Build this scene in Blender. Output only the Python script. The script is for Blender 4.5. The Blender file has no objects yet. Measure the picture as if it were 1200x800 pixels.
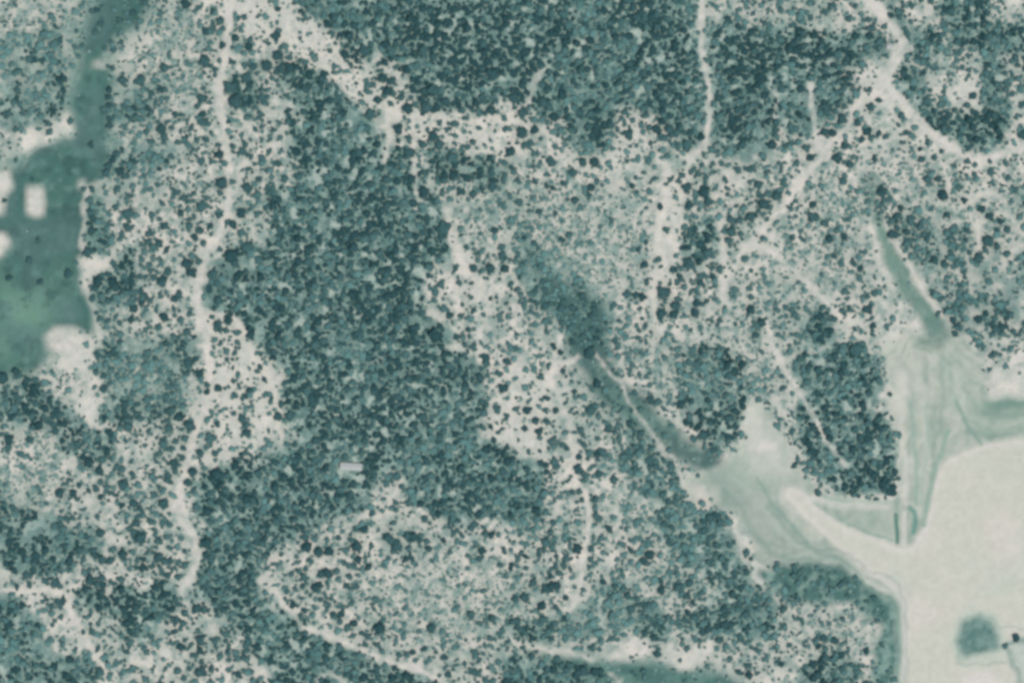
import bpy, math
import numpy as np

# ------------------------------------------------------------------ camera, sky, sun, exposure
S = 0.6                       # metres per photograph pixel of ground (photo is 1200 x 800 of them)
scene = bpy.context.scene
C = scene.collection
cam_d = bpy.data.cameras.new('camera')
cam_d.sensor_width = 36.0
cam_d.lens = 150.0
cam_d.clip_start = 10.0
cam_d.clip_end = 60000.0
cam = bpy.data.objects.new('camera', cam_d)
cam.location = (0, 0, 3000)   # straight down from a survey aircraft
cam.rotation_euler = (0, 0, 0)
C.objects.link(cam)
scene.camera = cam

SUN_EL, SUN_AZ = math.radians(67), math.radians(135)   # sun in the south-east, shadows fall north-west
world = bpy.data.worlds.new('World')
scene.world = world
world.use_nodes = True
wn = world.node_tree.nodes
wl = world.node_tree.links
sky = wn.new('ShaderNodeTexSky')
sky.sky_type = 'NISHITA'
sky.sun_disc = False
sky.sun_elevation = SUN_EL
sky.sun_rotation = SUN_AZ
wn['Background'].inputs['Strength'].default_value = 0.10
wl.new(sky.outputs[0], wn['Background'].inputs['Color'])

sd = bpy.data.lights.new('sun', 'SUN')
sd.energy = 3.2
sd.angle = math.radians(0.6)
sd.color = (1.0, 0.95, 0.87)
sun = bpy.data.objects.new('sun', sd)
sun.rotation_euler = (math.pi / 2 - SUN_EL, 0, math.pi - SUN_AZ)
C.objects.link(sun)

scene.view_settings.view_transform = 'Standard'
scene.view_settings.look = 'None'
scene.view_settings.exposure = 0.32
scene.view_settings.gamma = 1.0
scene.render.engine = 'CYCLES'
scene.cycles.pixel_filter_type = 'BLACKMAN_HARRIS'
scene.cycles.filter_width = 3.4
scene.cycles.max_bounces = 4
scene.cycles.diffuse_bounces = 2

rng = np.random.default_rng(11)

# ------------------------------------------------------------------ the map, in photo pixels
M = 160                                  # ground modelled beyond each photo edge
GW, GH = 1200 + 2 * M, 800 + 2 * M
STEP = 2
gx = np.arange(-M, 1200 + M + 1, STEP, dtype=np.float32)
gy = np.arange(-M, 800 + M + 1, STEP, dtype=np.float32)
PX, PY = np.meshgrid(gx, gy)             # rows follow y
SH = PX.shape

def vnoise(cell, seed, shape=SH, step=STEP):
    """smooth value noise, cell in photo pixels, 0..1"""
    r = np.random.default_rng(seed)
    h, w = shape
    n = cell / step
    ch, cw = int(h / n) + 4, int(w / n) + 4
    g = r.random((ch, cw)).astype(np.float32)
    yy = np.arange(h) / n
    xx = np.arange(w) / n
    y0 = yy.astype(int); x0 = xx.astype(int)
    fy = yy - y0; fx = xx - x0
    fy = (fy * fy * (3 - 2 * fy))[:, None]; fx = (fx * fx * (3 - 2 * fx))[None, :]
    a = g[y0][:, x0]; b = g[y0][:, x0 + 1]; c = g[y0 + 1][:, x0]; d = g[y0 + 1][:, x0 + 1]
    return (a * (1 - fx) + b * fx) * (1 - fy) + (c * (1 - fx) + d * fx) * fy

def fbm(cell, seed, octs=3):
    t = 0; s = 0; a = 1.0
    for k in range(octs):
        t = t + a * vnoise(max(cell / 2 ** k, 2.5), seed + k * 17); s += a; a *= 0.55
    return t / s

def box(a, r):
    n = max(1, int(round(r / STEP)))
    for ax in (0, 1):
        p = np.pad(a, [(n + 1, n) if i == ax else (0, 0) for i in (0, 1)], mode='edge')
        c = np.cumsum(p, axis=ax, dtype=np.float64)
        k = 2 * n + 1
        a = ((c[k:] - c[:-k]) if ax == 0 else (c[:, k:] - c[:, :-k])) / k
    return a.astype(np.float32)

def rank(a):
    r = np.empty(a.size, np.float32); r[np.argsort(a.ravel())] = np.linspace(0, 1, a.size, dtype=np.float32)
    return r.reshape(a.shape)
# wander of every outline so that no edge is ruler straight
WX = PX + (fbm(14, 5) - 0.5) * 9
WY = PY + (fbm(14, 6) - 0.5) * 9

def poly(pts, warp=1.0):
    x = PX + (WX - PX) * warp; y = PY + (WY - PY) * warp
    ins = np.zeros(SH, bool)
    xs = [p[0] for p in pts]; ys = [p[1] for p in pts]
    j0 = int(max(0, (min(xs) - 12 + M) // STEP)); j1 = int(min(SH[1], (max(xs) + 12 + M) // STEP + 1))
    i0 = int(max(0, (min(ys) - 12 + M) // STEP)); i1 = int(min(SH[0], (max(ys) + 12 + M) // STEP + 1))
    xx = x[i0:i1, j0:j1]; yy = y[i0:i1, j0:j1]
    r = np.zeros(xx.shape, bool)
    n = len(pts)
    for k in range(n):
        ax, ay = pts[k]; bx, by = pts[(k + 1) % n]
        if ay == by: continue
        cond = ((ay > yy) != (by > yy)) & (xx < (bx - ax) * (yy - ay) / (by - ay) + ax)
        r ^= cond
    ins[i0:i1, j0:j1] = r
    return ins

def dist(pts, warp=0.6, reach=40):
    x = PX + (WX - PX) * warp; y = PY + (WY - PY) * warp
    d = np.full(SH, 1e4, np.float32)
    for (ax, ay), (bx, by) in zip(pts[:-1], pts[1:]):
        j0 = int(max(0, (min(ax, bx) - reach + M) // STEP)); j1 = int(min(SH[1], (max(ax, bx) + reach + M) // STEP + 1))
        i0 = int(max(0, (min(ay, by) - reach + M) // STEP)); i1 = int(min(SH[0], (max(ay, by) + reach + M) // STEP + 1))
        if j1 <= j0 or i1 <= i0: continue
        xx = x[i0:i1, j0:j1]; yy = y[i0:i1, j0:j1]
        vx, vy = bx - ax, by - ay
        t = np.clip(((xx - ax) * vx + (yy - ay) * vy) / (vx * vx + vy * vy + 1e-6), 0, 1)
        dd = np.hypot(xx - ax - t * vx, yy - ay - t * vy)
        d[i0:i1, j0:j1] = np.minimum(d[i0:i1, j0:j1], dd)
    return d

# tree cover, one digit for every 25 x 25 pixels (0 bare .. 9 closed wood)
COVER = """
326368845421 148756898886 689879898543 655325327941
565474237653 312676999987 599878988655 788654635867
776442354633 431275689878 589889898686 689884477465
555303555317 475235676576 468988897999 675211784176
777303774427 757723537576 556978878999 655831672173
674105733534 365866133145 544774258886 783641268883
310014554434 658876446201 525463656773 362232226972
100016765533 447666356524 445632233554 332423422124
000037554554 455765655575 643222426534 545445345434
000067553535 664776766445 645432316436 634557435356
000054453444 575777877253 644443315745 325444755454
000055344346 656768878235 655334318853 344542775543
000018645375 556787897445 664534327752 344452475655
000058633277 676877783423 576633314445 754563166557
000065544357 566567864433 578862475346 663541027668
000057544237 478777575334 448874332335 777131005653
000047675364 648876776323 347856653423 455872000043
432436765424 378878798833 344873566746 547874000010
676427665343 265767777453 345683666885 446762000000
776825566423 276788877553 344567433882 346772000000
445885464244 465687788851 444445513671 266687100000
334686355333 567787578874 434446642410 056678000000
475346544468 888767478887 753546761000 027678000000
764443562778 787663546877 744535682610 004344000000
864665342487 776445724635 756346688500 100000000000
567775643578 745554775234 454544588820 111000000000
566565553488 562345443143 343445577940 334300000000
234242442688 366643443344 453465465972 356740000000
523586786588 745545533546 544687555886 466464000000
762369834367 862336445567 454576747877 556323000222
773223333434 897634543556 454311511656 443323000122
876633444544 488788644556 766522223444 258734000002
"""
cover = np.array([[int(c) for c in l.replace(' ', '')] for l in COVER.strip().splitlines()], np.float32) / 9.0
assert cover.shape == (32, 48), cover.shape
def sample_cover(x, y):
    u = np.clip((x - 12.5) / 25, 0, 46.999); v = np.clip((y - 12.5) / 25, 0, 30.999)
    i = v.astype(int); j = u.astype(int); fv = v - i; fu = u - j
    return (cover[i, j] * (1 - fu) + cover[i, j + 1] * fu) * (1 - fv) + (cover[i + 1, j] * (1 - fu) + cover[i + 1, j + 1] * fu) * fv
D = sample_cover(PX + (fbm(18, 41) - .5) * 16, PY + (fbm(18, 42) - .5) * 16)

# stretches of low grey scrub where few real trees stand: centre x, y, half widths
GREY = np.zeros(SH, np.float32)
for cx, cy, rx, ry in [(690,270,75,75),(730,300,40,60),(520,705,90,65),(600,700,50,40),(945,310,75,60),(980,225,50,35),(170,440,60,45),(40,60,60,70),(560,240,40,60),
                       (1130,280,70,60),(870,420,45,60),(790,430,50,40),(130,180,45,40),(1060,205,60,30),(690,720,60,30),(990,745,45,35),(30,570,60,40),(760,570,50,50),(200,60,40,60),(80,520,60,40)]:
    GREY = np.maximum(GREY, np.clip(1.6 - 1.3 * np.hypot((PX - cx) / rx, (PY - cy) / ry), 0, 1))
GREY *= np.clip(.5 + fbm(30, 77) , 0, 1)
# woods with crisp outlines
WOODS = [   # cover, outline
    (.95, [(235,330),(250,310),(265,298),(290,285),(320,290),(330,262),(312,236),(322,215),(346,222),(352,195),(345,165),(334,150),(342,112),(322,85),(335,75),(380,90),(415,115),(440,140),(447,165),(480,175),(500,225),(524,255),(530,285),(510,315),(490,330),(490,350),(505,375),(530,402),(555,412),(567,435),(566,480),(552,500),(575,520),(602,530),(640,545),(640,602),(612,624),(570,604),(525,612),(482,582),(466,547),(452,547),(440,577),(425,602),(370,617),(325,637),(301,657),(300,682),(320,705),(346,722),(352,741),(400,756),(450,785),(490,788),(515,801),(515,960),(320,960),(320,800),(300,770),(280,736),(250,714),(232,682),(240,640),(244,612),(228,600),(240,580),(222,560),(245,550),(280,534),(330,525),(346,500),(332,470),(326,430),(295,400),(262,362),(240,362)]),
    (.95, [(338,-160),(338,0),(368,20),(395,40),(400,66),(430,76),(446,55),(456,70),(470,84),(482,110),(500,131),(545,131),(580,126),(600,112),(600,70),(645,88),(636,130),(656,136),(665,170),(690,186),(716,150),(731,125),(775,140),(795,160),(812,172),(826,160),(828,82),(818,0),(818,-160)]),
    (.95, [(832,30),(880,33),(920,33),(980,44),(1035,35),(1050,55),(1005,74),(1000,125),(970,140),(945,160),(910,155),(900,186),(860,180),(834,165)]),
    (.96, [(1050,78),(1080,84),(1085,125),(1120,142),(1150,135),(1145,108),(1152,76),(1166,68),(1182,80),(1178,140),(1185,158),(1150,178),(1120,172),(1090,150),(1070,130),(1050,105)]),
    (.92, [(1105,-160),(1160,-160),(1160,0),(1156,22),(1180,30),(1200,26),(1360,30),(1360,60),(1200,60),(1152,80),(1145,64),(1110,46)]),
    (.85, [(1030,0),(1050,0),(1066,25),(1090,45),(1112,56),(1092,72),(1072,66),(1056,40)]),
    (1.12, [(88,690),(105,680),(120,690),(150,690),(190,682),(205,678),(214,700),(200,720),(180,745),(160,748),(140,730),(115,720),(90,718)]),
    (.95, [(262,92),(285,88),(298,100),(312,122),(300,140),(288,138),(272,126)]),
    (.92, [(735,482),(760,510),(785,540),(803,575),(812,602),(845,603),(865,620),(880,650),(892,690),(912,712),(910,748),(845,745),(805,745),(802,725),(830,712),(855,700),(835,682),(802,650),(772,625),(765,588),(738,566),(716,542),(738,520)]),
    (.85, [(690,696),(730,680),(760,708),(790,720),(796,745),(765,745),(730,740),(700,750),(600,745),(600,725),(650,728)]),
    (.95, [(935,425),(965,407),(1005,402),(1018,415),(1035,422),(1040,450),(1030,470),(1045,500),(1052,530),(1050,578),(1035,580),(970,576),(955,555),(945,520),(930,490),(940,460)]),
    (.85, [(770,402),(800,420),(796,460),(800,500),(835,522),(868,505),(876,455),(880,420),(860,402)]),
    (.9, [(596,756),(640,772),(670,778),(712,786),(722,800),(700,960),(590,960)]),
    (.85, [(936,788),(958,766),(990,760),(1012,775),(1005,800),(1005,960),(935,960)]),
    (.86, [(604,250),(640,300),(656,320),(700,340),(722,378),(716,412),(668,412),(655,380),(630,360),(610,330)]),
    (.90, [(800,280),(820,260),(838,256),(842,290),(816,312),(800,306)]),
    (.85, [(-160,685),(0,685),(30,702),(50,725),(55,755),(62,770),(100,758),(118,790),(120,960),(-160,960)]),
    (.78, [(-160,565),(0,565),(30,590),(75,612),(120,628),(115,650),(88,645),(80,670),(30,672),(0,655),(-160,655)]),
    (.88, [(-160,462),(0,462),(30,454),(50,455),(70,475),(110,500),(135,505),(136,535),(110,546),(76,530),(70,500),(0,495),(-160,495)]),
    (.80, [(120,400),(240,400),(240,430),(215,455),(210,485),(150,495),(116,495),(116,460),(134,450),(116,444),(108,430)]),
    (.90, [(104,225),(122,225),(130,262),(126,300),(104,296)]), (.92, [(132,318),(150,296),(162,320),(150,350),(118,370),(108,345)]),
    (.85, [(122,205),(138,172),(200,170),(196,200),(165,200),(140,212)]), (.9, [(126,105),(140,118),(180,112),(178,135),(140,150),(126,150)]),
    (.75, [(0,40),(75,30),(80,120),(60,150),(0,155)]),
    (.55, [(1040,255),(1060,240),(1120,250),(1200,270),(1200,380),(1120,400),(1100,350),(1060,310)]),
    (.82, [(945,362),(978,362),(985,400),(940,402)]),
    (.85, [(590,90),(600,70),(640,85),(640,130),(590,120)]), (.8,[(505,170),(560,185),(600,185),(600,215),(560,215),(500,200)]),
]
_wx, _wy = WX, WY
WX = PX + (fbm(22, 15, 3) - .5) * 26 + (fbm(7, 17, 2) - .5) * 12
WY = PY + (fbm(22, 16, 3) - .5) * 26 + (fbm(7, 18, 2) - .5) * 12      # woods fray more than shores do
WOOD = np.zeros(SH, np.float32)
Dw = np.zeros(SH, np.float32)
for c, w in WOODS:
    m = box(poly(w, 1.0).astype(np.float32), 2)
    WOOD = np.maximum(WOOD, m); Dw = np.maximum(Dw, c * m)
WX, WY = _wx, _wy
D = D * .80 * (1 - WOOD) + Dw * (.36 + .68 * np.clip(D * 1.12, 0, 1))

TRACKS = {   # name for labels : (points, width px)
    'west track': ([(268,-160),(268,0),(267,40),(262,80),(256,100),(262,150),(268,200),(268,235),(262,262),(250,285),(240,310),(233,330),(232,350),(236,380),(244,400),(246,430),(244,460),(240,480),(228,510),(220,540),(212,570),(206,590),(215,612),(230,630),(230,655),(222,682)], 10),
    'north track': ([(822,-160),(822,0),(822,40),(823,60),(829,85),(832,110),(831,140),(829,160),(822,175),(808,188),(803,205),(800,230)], 8),
    'north-east track': ([(975,-160),(1015,-5),(1030,10),(1045,30),(1055,45),(1063,57),(1045,74),(1036,95),(1025,112)], 14),
    'curving eastern track': ([(1036,95),(1050,112),(1065,131),(1085,149),(1105,165),(1130,182),(1150,190),(1175,180),(1200,170),(1360,140)], 11),
    'diagonal track': ([(1008,112),(990,150),(970,175),(945,205),(920,240),(890,275),(870,295),(864,312)], 7),
    'stub track': ([(950,98),(952,130),(958,168)], 7),
    'slanting track': ([(872,288),(900,290),(915,305),(940,325),(965,350),(985,372)], 6),
    'island track': ([(895,370),(905,400),(918,430),(940,465),(955,490),(968,515),(975,525),(990,545)], 6),
    'south track': ([(655,395),(648,430),(643,442),(652,460),(665,490),(672,520),(672,550),(685,580),(692,600),(688,630),(683,660),(680,690),(667,715)], 8),
    'short spur': ([(635,80),(627,100),(618,120),(612,128)], 8),
    'gully track': ([(485,165),(487,200),(487,245)], 6),
    'creek-side path': ([(695,412),(705,422),(715,440),(728,448),(735,465),(742,480),(750,490),(760,505),(772,520),(790,535),(797,556),(803,572)], 5),
    'south-west track': ([(-160,700),(0,692),(60,690),(72,695),(88,720),(100,745),(115,770),(128,795),(150,960)], 7),
    'woodside track': ([(322,694),(335,712),(355,735),(385,744),(420,760),(470,780),(512,793),(530,810)], 6),
}
SIDE = [   # smaller bare strips
    ([(650,428),(665,427),(676,419)], 6), ([(722,443),(740,446),(757,447)], 6), ([(298,772),(306,782),(314,790)], 6),
    ([(370,799),(378,791),(390,788),(401,792),(406,801)], 5), ([(600,748),(612,756),(640,762),(670,766),(690,771)], 5),
    ([(714,790),(726,799)], 4), ([(1180,250),(1197,272)], 6), ([(1178,310),(1185,295),(1200,290)], 4), ([(1146,252),(1146,287)], 8),
    ([(1108,196),(1110,228)], 5), ([(1010,478),(1045,478)], 3), ([(268,100),(262,110),(285,138),(300,160)], 8), ([(525,245),(531,278),(548,312),(572,352)], 12),
    ([(640,470),(620,520)], 8), ([(120,210),(104,224),(99,245),(97,270),(96,292)], 5), ([(103,345),(110,370),(116,395)], 3),
    ([(455,130),(455,165),(452,190)], 8), ([(585,145),(600,140),(625,150),(650,165)], 7), ([(240,365),(262,368),(278,375),(287,395),(312,440),(325,470),(330,510)], 8),
    ([(1015,255),(1022,285),(1030,305),(1040,325)], 4), ([(1045,283),(1060,305),(1075,330),(1093,350),(1105,368)], 9),
    ([(770,320),(768,350),(766,380)], 8), ([(780,200),(776,250),(772,300)], 12), ([(1130,240),(1160,225),(1178,235)], 6),
    ([(68,690),(82,700),(83,725)], 5), ([(905,110),(912,118),(905,140)], 4), ([(160,430),(158,440)], 3), ([(320,120),(345,125),(350,140)], 6),
    ([(470,560),(455,600),(425,605)], 7), ([(845,250),(850,300),(848,350)], 8), ([(1000,205),(985,230)], 4),
]
CLEARINGS = [
    [(270,-20),(345,-20),(360,15),(400,50),(430,77),(465,110),(500,132),(545,134),(585,158),(597,180),(560,185),(520,166),(480,153),(450,130),(412,108),(370,84),(330,58),(292,50),(275,30)],
    [(440,60),(460,62),(475,92),(478,105),(470,110),(455,75)],
    [(985,82),(1035,78),(1050,100),(1045,125),(1020,130),(995,120),(1000,95)],
    [(725,135),(757,140),(762,170),(735,200),(700,205),(690,195),(720,170)],
    [(790,200),(802,190),(800,250),(795,300),(782,350),(765,330),(772,260)],
    [(960,345),(985,355),(1010,375),(1018,400),(985,400),(978,372)],
    [(1120,95),(1148,80),(1145,110),(1150,130),(1125,122),(1090,115),(1085,95),(1105,100)],
    [(240,368),(275,368),(300,410),(330,455),(330,500),(300,545),(235,540),(255,480),(252,420)],
    [(570,490),(580,440),(600,420),(640,440),(650,500),(640,540),(605,525),(585,520)],
    [(490,325),(520,318),(535,335),(520,350),(500,345)],
    [(100,100),(117,70),(128,48),(150,38),(172,50),(172,68),(150,72),(125,78)],
    [(860,285),(905,270),(930,300),(900,300),(880,300)],
    [(60,688),(35,690),(28,705),(45,715),(60,705)],
    [(820,500),(838,505),(842,520),(830,520)], [(770,475),(795,475),(795,490),(778,488)],
]
SAND_BANKS = [
    [(74,133),(82,138),(83,158),(60,163),(45,170),(30,178),(20,172),(18,158),(40,155),(54,152),(56,142),(66,145)],
    [(30,217),(50,217),(52,240),(52,253),(45,256),(38,253),(31,251)],
    [(-160,198),(10,200),(14,218),(8,235),(5,252),(-160,252)], [(-160,272),(8,274),(12,288),(2,300),(-160,302)],
    [(89,300),(108,299),(130,308),(130,318),(115,320),(106,325),(106,342),(98,345),(96,325)],
    [(50,392),(65,385),(90,387),(110,395),(112,410),(103,425),(108,440),(130,447),(118,452),(105,450),(95,435),(80,430),(70,415),(55,405)],
    [(85,462),(110,460),(113,475),(108,485),(118,498),(130,503),(120,505),(105,495),(92,480)],
    [(112,70),(130,75),(128,79),(108,79)], [(92,212),(102,213),(104,222),(95,224)],
    [(702,769),(720,763),(736,754),(746,747),(757,752),(764,760),(758,767),(738,770)], [(772,768),(790,766),(820,757),(838,742),(836,762),(824,780),(795,784),(778,776)],
    [(1155,443),(1175,434),(1200,431),(1360,430),(1360,465),(1200,464),(1162,467)],
]
LAGOON = [(92,78),(97,45),(106,15),(112,0),(118,-160),(178,-160),(172,0),(162,26),(134,42),(118,66),(126,80),(129,100),(124,120),(126,150),(118,165),(128,185),(118,205),(101,225),(97,260),(97,295),(90,310),(98,340),(106,365),(102,387),(78,390),(60,398),(52,412),(46,432),(20,438),(0,436),(-160,440),(-160,200),(18,200),(25,188),(36,176),(56,166),(83,160),(86,140),(82,110),(90,82)]
CREEK = [(612,262),(622,285),(640,312),(664,334),(698,346),(713,370),(712,400),(724,440),(738,455),(754,463),(774,489),(794,503),(819,518),(846,535),(855,546),(836,555),(807,544),(784,529),(763,514),(742,503),(725,484),(710,472),(694,458),(683,440),(673,424),(663,404),(658,382),(640,345),(622,312),(612,285)]
SOUTH_CREEK = [(610,757),(640,768),(690,776),(740,774),(770,779),(800,789),(835,787),(850,795),(870,805),(880,960),(690,960),(705,800),(690,790),(650,780)]
EAST_CHANNEL = [(1022,250),(1036,255),(1046,287),(1060,312),(1076,338),(1091,353),(1106,372),(1113,387),(1118,410),(1100,430),(1060,428),(1058,405),(1085,392),(1072,365),(1055,345),(1043,322),(1032,295)]
FLATS = [(1040,400),(1065,385),(1090,395),(1112,390),(1140,410),(1150,440),(1158,468),(1200,465),(1360,465),(1360,960),(1045,960),(1045,770),(1050,730),(1035,702),(1010,690),(990,670),(930,664),(895,660),(885,640),(875,615),(860,600),(845,590),(830,592),(815,590),(805,572),(798,558),(830,550),(850,545),(868,520),(878,485),(888,468),(902,480),(907,505),(925,520),(935,555),(955,575),(985,583),(1045,583),(1053,560),(1051,500),(1040,470),(1042,440),(1037,420)]
DRY_LAKE = [(1095,560),(1105,540),(1130,530),(1150,520),(1200,515),(1360,515),(1360,960),(1060,960),(1058,760),(1062,720),(1052,695),(1027,680),(1002,660),(985,645),(960,622),(938,602),(915,580),(922,568),(945,578),(962,597),(987,614),(1020,627),(1050,640),(1070,640),(1085,610),(1093,585)]
ISLET = [(1125,742),(1130,729),(1145,723),(1160,727),(1167,745),(1168,760),(1155,762),(1140,765),(1130,768),(1126,760)]
FRINGE = [(888,672),(905,664),(945,662),(982,664),(1014,688),(1044,704),(1053,725),(1053,782),(1042,805),(1024,805),(1024,760),(1036,732),(1015,722),(995,708),(950,708),(910,700)]

# ------------------------------------------------------------------ ground colours (albedo from the colour seen in full sun)
KSUN = np.array([1.53, 1.55, 1.59])
def alb(r, g, b):
    c = np.array([r, g, b]) / 255.0
    l = np.where(c <= 0.04045, c / 12.92, ((c + 0.055) / 1.055) ** 2.4)
    return np.clip(l / KSUN, 0.003, 0.85).astype(np.float32)
A_SAND, A_SAND2 = alb(216,213,202), alb(192,198,188)
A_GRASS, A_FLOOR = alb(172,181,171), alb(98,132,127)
A_LAGOON, A_LAGOON2 = alb(70,113,103), alb(112,154,134)
A_CREEK, A_FLAT, A_FLAT2 = alb(80,114,109), alb(190,195,182), alb(168,180,168)
A_LAKE, A_LAKE2 = alb(204,205,191), alb(211,208,197)

def mix(col, c, m):
    m = m[..., None] if m.ndim == 2 else m
    return col * (1 - m) + c * m

n1 = fbm(60, 101); n2 = fbm(9, 102, 2); n3 = fbm(26, 103)
sm = lambda a, lo, hi: np.clip((a - lo) / (hi - lo), 0, 1)
col = np.empty(SH + (3,), np.float32)
col[:] = A_SAND
col = mix(col, A_SAND2, sm(n3, .35, .65) * .8)
bareness = sm(D + (n2 - .5) * .6 + (n3 - .5) * .5, 0.15, 0.60)
col = mix(col, A_GRASS, bareness * .85)
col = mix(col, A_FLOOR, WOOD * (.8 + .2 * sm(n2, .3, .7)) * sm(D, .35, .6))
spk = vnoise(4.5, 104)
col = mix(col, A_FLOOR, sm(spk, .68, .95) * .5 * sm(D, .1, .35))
col = mix(col, alb(186,191,180), GREY * .45)
spk2 = fbm(7, 105, 2)
col = mix(col, alb(120,152,145), sm(spk2, .44, .68) * (.6 + .2 * GREY))
spk3 = fbm(11, 106, 2)
col = mix(col, alb(156,180,170), sm(fbm(6, 108, 2), .52, .75) * .7 * sm(D, .4, .7))
gap = sm(rank(fbm(9, 107, 2)), .85, .96)         # small bare gaps inside the woods
col = mix(col, alb(178,194,184), gap * sm(D, .5, .8) * .8)
col = mix(col, alb(214,210,200), sm(spk3, .6, .8) * .5 * (D < .5))
cls = np.zeros(SH, np.int16)           # 0 ground
NAMES = {0: 'ground'}

clear = (gap * sm(D, .5, .8) * .95).astype(np.float32)       # 1 where nothing woody grows
for c in CLEARINGS:
    m = box(poly(c, 2.2).astype(np.float32), 4)
    col = mix(col, mix(np.broadcast_to(A_SAND, SH + (3,)), A_SAND2, sm(n2, .3, .8) * .9), m * (.35 + .55 * sm(n2, .3, .6)))
    clear = np.maximum(clear, m * (.65 if c[0] == (1120,95) else .2))

def zone(pts, c, name, cid, soft=3, warp=1.0, bare=1.0, strength=1.0, keep=None):
    global col, clear
    raw = poly(pts, warp)
    if keep is not None: raw &= keep
    m = box(raw.astype(np.float32), soft)
    col = mix(col, c, m * strength)
    clear = np.maximum(clear, m * bare)
    if cid is not None:
        cls[raw] = cid; NAMES[cid] = name
    return m

# damp green margins
col = mix(col, alb(112,144,136), np.clip(box(poly(SOUTH_CREEK).astype(np.float32), 22) * 2.4, 0, 1) * .7)
# damp green margin of the lagoon
col = mix(col, alb(104,142,132), np.clip(box(poly(LAGOON).astype(np.float32), 26) * 2.2, 0, 1) * .75)
def line(pts, w, c, a=1.0, warp=.5, soft=1.5):
    global col
    d = dist(pts, warp)
    col = mix(col, c, np.clip((w / 2 + soft - d) / (2 * soft), 0, 1) * a)
    return d
# lagoon
lag = np.broadcast_to(A_LAGOON, SH + (3,))
lag = mix(lag, A_LAGOON2, np.exp(-(((PX - 18) / 55) ** 2 + ((PY - 375) / 45) ** 2)))
lag = mix(lag, alb(88,132,120), np.exp(-(((PX - 105) / 22) ** 2 + ((PY - 115) / 45) ** 2)) * .8)
lag = mix(lag, alb(62,108,106), sm(box(vnoise(26, 201), 6), .45, .8) * .45)
lag = mix(lag, alb(104,142,132), sm(fbm(10, 205, 3), .5, .7) * .6)
lag = mix(lag, alb(50,86,84), sm(fbm(12, 206, 3), .52, .72) * .6)
lag = mix(lag, alb(88,120,118), sm(vnoise(40, 209), .5, .8) * .5)
lag = mix(lag, alb(74,108,104), np.exp(-(((PX - 140) / 40) ** 2 + ((PY - 15) / 45) ** 2)) * .3)
m_lag = zone(LAGOON, lag, 'lagoon', 1, 5, 1.3, bare=np.where(PY > 75, .965, .7))
# creeks
cr = mix(np.broadcast_to(A_CREEK, SH + (3,)), alb(102,138,129), sm(n3, .4, .7) * .7)
cr = mix(cr, alb(68,104,102), sm(PY, 480, 400) * .7)
cr = mix(cr, alb(60,98,94), sm(fbm(8, 207, 2), .5, .72) * .6)
cr = mix(cr, alb(128,158,146), sm(fbm(7, 208, 2), .6, .8) * .6)
m_creek = zone(CREEK, cr, 'creek_bed', 2, 6, 1.8, bare=np.where(PY < 410, .35, .62), strength=sm(PY, 250, 350) * .35 + .6)
m_sc = zone(SOUTH_CREEK, mix(np.broadcast_to(alb(78,116,110), SH + (3,)), alb(100,138,128), sm(n2, .4, .7)), 'creek_bed', 3, 4, 1.4, bare=.6)
# flats, lake
fl = mix(np.broadcast_to(A_FLAT, SH + (3,)), A_FLAT2, sm(fbm(30, 301), .38, .66))
fdep = box(poly(FLATS, .6).astype(np.float32), 34) + (fbm(40, 303) - .5) * .22      # how far out on the flat, for the tide lines
bands = .5 + .5 * np.sin(fdep * 30 + (fbm(30, 304) - .5) * 14)
fl = mix(fl, alb(140,166,152), sm(bands, .55, 1) * .5 * sm(fbm(22, 306), .45, .65))
fl = mix(fl, alb(202,206,194), sm(bands, .35, 0) * .6 * sm(fbm(22, 307), .42, .62))
strk = vnoise(7, 305); strk = box(np.repeat(strk[::1], 1, 0), 2)
strk = np.stack([np.roll(strk, k, 0) for k in range(-9, 10, 3)]).mean(0)            # run-off streaks, drawn out north to south
fl = mix(fl, alb(128,156,144), sm(strk, .56, .72) * .55)
m_flat = zone(FLATS, fl, 'tidal_flat', 4, 5)
m_ch = zone(EAST_CHANNEL[:9] + [(1116,400),(1100,414),(1075,410),(1070,398)] + EAST_CHANNEL[12:], mix(np.broadcast_to(alb(112,146,133), SH + (3,)), alb(90,128,118), sm(n3, .4, .7) * .8), 'creek_bed', 5, 5, 1.3, strength=sm(PY, 415, 375) * .4 + .5)
zone([(1095,425),(1118,405),(1150,440),(1142,482),(1110,486),(1098,460)], alb(148,172,158), 'tidal_flat', 4, 10, strength=.5)
zone([(1150,466),(1200,460),(1360,460),(1360,512),(1200,510),(1165,520),(1140,508),(1132,480)], alb(140,166,152), 'tidal_flat', 4, 6, strength=.6)
zone([(1152,470),(1200,464),(1360,464),(1360,478),(1200,477),(1162,482)], alb(102,140,128), 'tidal_flat', 4, 5, strength=.7)
zone([(828,556),(850,544),(872,560),(908,580),(932,618),(978,650),(1000,670),(985,670),(930,658),(890,650),(872,612),(846,586)], alb(136,158,149), 'tidal_flat', 4, 8, strength=.5)
zone([(850,560),(868,530),(900,540),(915,565),(900,578),(870,575)], alb(160,180,166), 'tidal_flat', 4, 10, strength=.5)
zone([(985,590),(1045,592),(1050,632),(1010,620)], alb(160,178,166), 'tidal_flat', 4, 6, strength=.5)
zone([(870,478),(895,470),(905,500),(925,520),(930,560),(900,560),(870,540)], alb(200,204,192), 'tidal_flat', 4, 8, strength=.7)
zone([(1050,430),(1065,440),(1060,500),(1052,470)], alb(206,208,196), 'tidal_flat', 4, 6, strength=.8)
lk = mix(np.broadcast_to(A_LAKE, SH + (3,)), A_LAKE2, sm(fbm(80, 311), .4, .62))
lk = mix(lk, alb(194,202,188), sm(fbm(70, 321), .55, .7) * .6)
raw_lake = poly(DRY_LAKE, .7)
m_lake = zone(DRY_LAKE, lk, 'dry_lake', 6, 4, .7)
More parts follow.
